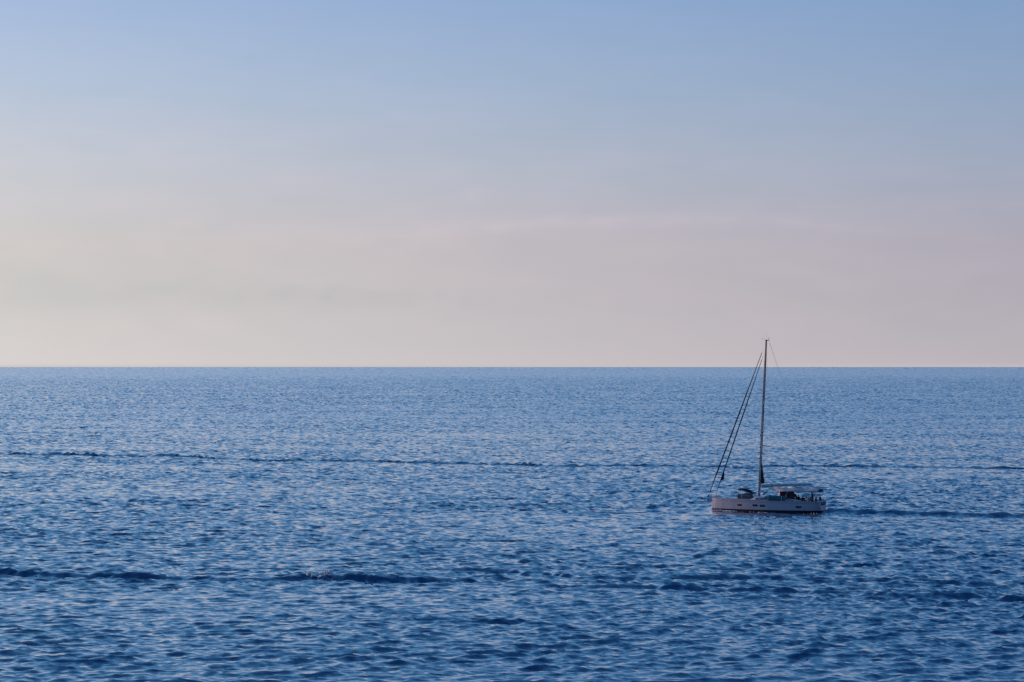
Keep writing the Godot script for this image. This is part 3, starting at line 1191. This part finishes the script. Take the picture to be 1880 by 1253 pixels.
func person(label: String, at: Vector3, turn: float, j: Dictionary, top: Color, legs: Color, hair: Color) -> void:
	var o := thing("person", label, "person", on_boat(at), deg_to_rad(BOAT_TURN) + turn, "people in the cockpit")
	var skin := Color(.30, .17, .115)
	var vs := PackedVector3Array()
	var cols := PackedColorArray()
	var tris := PackedInt32Array()
	var pel: Vector3 = j.pelvis
	var chest: Vector3 = j.chest
	var neck: Vector3 = j.neck
	var head: Vector3 = j.head
	var bones := [
		[pel + Vector3(-.07, 0, 0), pel + Vector3(.07, 0, 0), .115, .115, legs], [pel, pel.lerp(chest, .5), .125, .12, top], [pel.lerp(chest, .5), chest, .12, .145, top],
		[chest + Vector3(-.09, .05, 0), chest + Vector3(.09, .05, 0), .10, .10, top], [chest, neck, .085, .055, top], [neck, head - Vector3(0, .05, 0), .052, .055, skin]]
	var sh := .185
	for s in [-1.0, 1.0]:
		var shoulder := chest + Vector3(s * sh, .075, 0)
		var elbow: Vector3 = j.elbow * Vector3(s, 1, 1)
		var wrist: Vector3 = j.wrist * Vector3(s, 1, 1)
		bones.append([chest + Vector3(s * .1, .06, 0), shoulder, .08, .062, top])
		bones.append([shoulder, shoulder.lerp(elbow, .55), .058, .052, top])
		bones.append([shoulder.lerp(elbow, .55), elbow, .044, .040, skin])
		bones.append([elbow, wrist, .041, .027, skin])
		var hip := pel + Vector3(s * .095, -.03, .0)
		var knee: Vector3 = j.knee * Vector3(s, 1, 1)
		var ankle: Vector3 = j.ankle * Vector3(s, 1, 1)
		bones.append([hip, knee, .088, .062, legs])
		bones.append([knee, ankle, .058, .038, skin if j.shorts else legs])
		bones.append([ankle, ankle + Vector3(s * .01, -.045, .15), .042, .030, skin])
	flesh(bones, .022, vs, cols, tris, .05)
	# head on a finer grid: skull, jaw, nose, ears, eyes
	var f := Vector3(0, 0, 1)
	flesh([[head + Vector3(0, .035, -.012), head + Vector3(0, .03, .012), .088, .086, skin], [head + Vector3(0, -.03, .02), head + Vector3(0, -.075, .04), .068, .040, skin], [head + Vector3(0, .02, .092), head + Vector3(0, -.015, .108), .008, .014, skin], [head + Vector3(-.08, .0, -.005), head + Vector3(-.082, .03, -.01), .012, .014, skin], [head + Vector3(.08, .0, -.005), head + Vector3(.082, .03, -.01), .012, .014, skin], [head + Vector3(-.02, -.05, .082), head + Vector3(.02, -.05, .082), .008, .008, Color(.22, .08, .07)], [head + Vector3(-.032, .018, .080), head + Vector3(-.030, .018, .082), .010, .010, Color(.02, .015, .012)], [head + Vector3(.032, .018, .080), head + Vector3(.030, .018, .082), .010, .010, Color(.02, .015, .012)], [head + Vector3(0, -.06, 0), neck, .055, .05, skin]], .0085, vs, cols, tris, .012)
	# hands: a palm and five fingers curled in
	for s in [-1.0, 1.0]:
		var wrist: Vector3 = j.wrist * Vector3(s, 1, 1)
		var dir: Vector3 = (wrist - j.elbow * Vector3(s, 1, 1)).normalized()
		var across := Vector3(1, 0, 0) - dir * dir.x
		across = across.normalized()
		var down := dir.cross(across)
		if down.y > 0.0:
			down = -down
		var hb := [[wrist, wrist + dir * .05, .024, .026, skin]]
		for n in 4:
			var root := wrist + dir * .055 + across * (n - 1.5) * .019
			var le: float = [.030, .036, .033, .025][n]
			hb.append([wrist + dir * .02 + across * (n - 1.5) * .012, root, .017, .011, skin])
			hb.append([root, root + dir * le, .0095, .009, skin])
			hb.append([root + dir * le, root + dir * le * 1.3 + down * .03, .009, .0075, skin])
		var thumb: Vector3 = wrist + dir * .02 - across * s * .024
		hb.append([thumb, thumb - across * s * .022 + dir * .03, .012, .010, skin])
		hb.append([thumb - across * s * .022 + dir * .03, thumb - across * s * .018 + dir * .055 + down * .012, .010, .008, skin])
		flesh(hb, .0065, vs, cols, tris, .006)
	var st := start()
	for t in tris:
		st.set_color(cols[t])
		st.add_vertex(vs[t])
	add("body", st, "body", o)
	vs = PackedVector3Array()
	cols = PackedColorArray()
	tris = PackedInt32Array()
	flesh([[head + Vector3(0, .055, -.02), head + Vector3(0, .05, .022), .088, .078, hair], [head + Vector3(0, .03, -.04), head + Vector3(0, -.04, -.045), .078, .06, hair]], .012, vs, cols, tris, .02)
	st = start()
	for t in tris:
		st.set_color(cols[t])
		st.add_vertex(vs[t])
	add("hair", st, "body", o)


func build_people() -> void:
	var sit := {"pelvis": Vector3(0, .12, 0), "chest": Vector3(0, .47, .02), "neck": Vector3(0, .62, .03), "head": Vector3(0, .76, .06), "elbow": Vector3(.25, .30, .10), "wrist": Vector3(.15, .20, .32), "knee": Vector3(.13, .11, .44), "ankle": Vector3(.13, -.34, .42), "shorts": true}
	var lean := {"pelvis": Vector3(0, .11, 0), "chest": Vector3(0, .42, -.12), "neck": Vector3(0, .55, -.14), "head": Vector3(0, .68, -.10), "elbow": Vector3(.33, .28, -.14), "wrist": Vector3(.28, .16, .10), "knee": Vector3(.15, .16, .42), "ankle": Vector3(.14, -.30, .52), "shorts": true}
	var stand := {"pelvis": Vector3(0, .94, 0), "chest": Vector3(0, 1.30, .05), "neck": Vector3(0, 1.46, .09), "head": Vector3(0, 1.60, .12), "elbow": Vector3(.27, 1.08, .16), "wrist": Vector3(.20, 1.02, .40), "knee": Vector3(.12, .50, .04), "ankle": Vector3(.14, .085, -.02), "shorts": true}
	person("seated person in maroon top on the far cockpit bench", Vector3(4.15, 1.34, -1.08), 0.0, sit, Color(.075, .018, .020), Color(.02, .02, .03), Color(.012, .009, .008))
	person("seated person in black top with their back to the near coaming", Vector3(5.25, 1.34, 1.10), PI, sit, Color(.008, .010, .012), Color(.03, .03, .04), Color(.010, .008, .008))
	person("person in red-brown leaning back beside the far wheel", Vector3(5.28, 1.34, -1.08), .25, lean, Color(.085, .025, .024), Color(.07, .022, .024), Color(.014, .010, .008))
	person("person in navy standing at the near steering wheel", Vector3(6.52, .92, .62), -PI / 2.0, stand, Color(.010, .013, .035), Color(.022, .012, .016), Color(.010, .008, .008))


# ---------------------------------------------------------------- foam
func blob(st: SurfaceTool, at: Vector3, r: Vector3, turn: float) -> void:
	# a small lumpy clot of bubbles
	var rings := []
	var bs := Basis(Vector3.UP, turn)
	for lv in [[-.8, .55], [0.0, 1.0], [.6, .75], [.95, .25]]:
		var ring := []
		for k in 6:
			var a := TAU * k / 6.0
			var w: float = lv[1] * rng.randf_range(.75, 1.2)
			ring.append(at + bs * (Vector3(cos(a) * w, lv[0], sin(a) * w) * r))
		rings.append(ring)
	loft(st, rings)


func foam(called: String, label: String, spots: Array) -> void:
	var st := start()
	for s in spots:
		var q := sea_at(s[0], s[1])
		blob(st, Vector3(s[0], q.x - s[0] * s[0] * 0.0 + s[2], s[1] + q.y), s[3], rng.randf() * TAU)
	var o := add(called, st, "foam", self)
	o.set_meta("kind", "stuff")
	o.set_meta("label", label)
	o.set_meta("category", "foam")


func build_foam() -> void:
	rng.seed = 9
	var spots := []
	# thin broken line thrown off the bow and along the near side
	for span in [[-7.8, -3.4, 80, .12], [-2.0, 1.2, 16, .08], [5.6, 7.8, 7, .07], [-7.9, -7.4, 20, .13]]:
		for i in span[2]:
			var x: float = lerpf(span[0], span[1], (rng.randf() + rng.randf()) * .5)
			var t := (x + HALF) / (2.0 * HALF)
			var off := curve_at(WATER, clampf(t, 0.0, 1.0)) + .18 + .16 * (x + 7.8) / 2.0 * rng.randf_range(.5, 1.0) + rng.randf() * rng.randf() * .8
			var p := on_boat(Vector3(x, 0, off))
			var r: float = span[3] * rng.randf_range(.4, 1.0)
			spots.append([p.x, p.z, .03, Vector3(r * 1.7, r * .6, r)])
	foam("bow_wave_foam", "thin broken white foam along the yacht's near waterline", spots)
	# a little whitecap on the crest in the foreground
	spots = []
	for i in 75:
		var along := pow(rng.randf(), 1.5)
		var depth := EYE * FOCAL / (1062.5 - LEVEL_ROW)
		var r := rng.randf_range(.08, .16) * (1.0 - .4 * along)
		spots.append([(565.0 + 48.0 * along - 940.0) / FOCAL * depth, -depth + rng.randf_range(-.5, .9), .10 + .16 * along + rng.randf() * .06, Vector3(r * 1.3, r, r)])
	foam("whitecap_foam", "small white breaking crest on the dark foreground swell", spots)
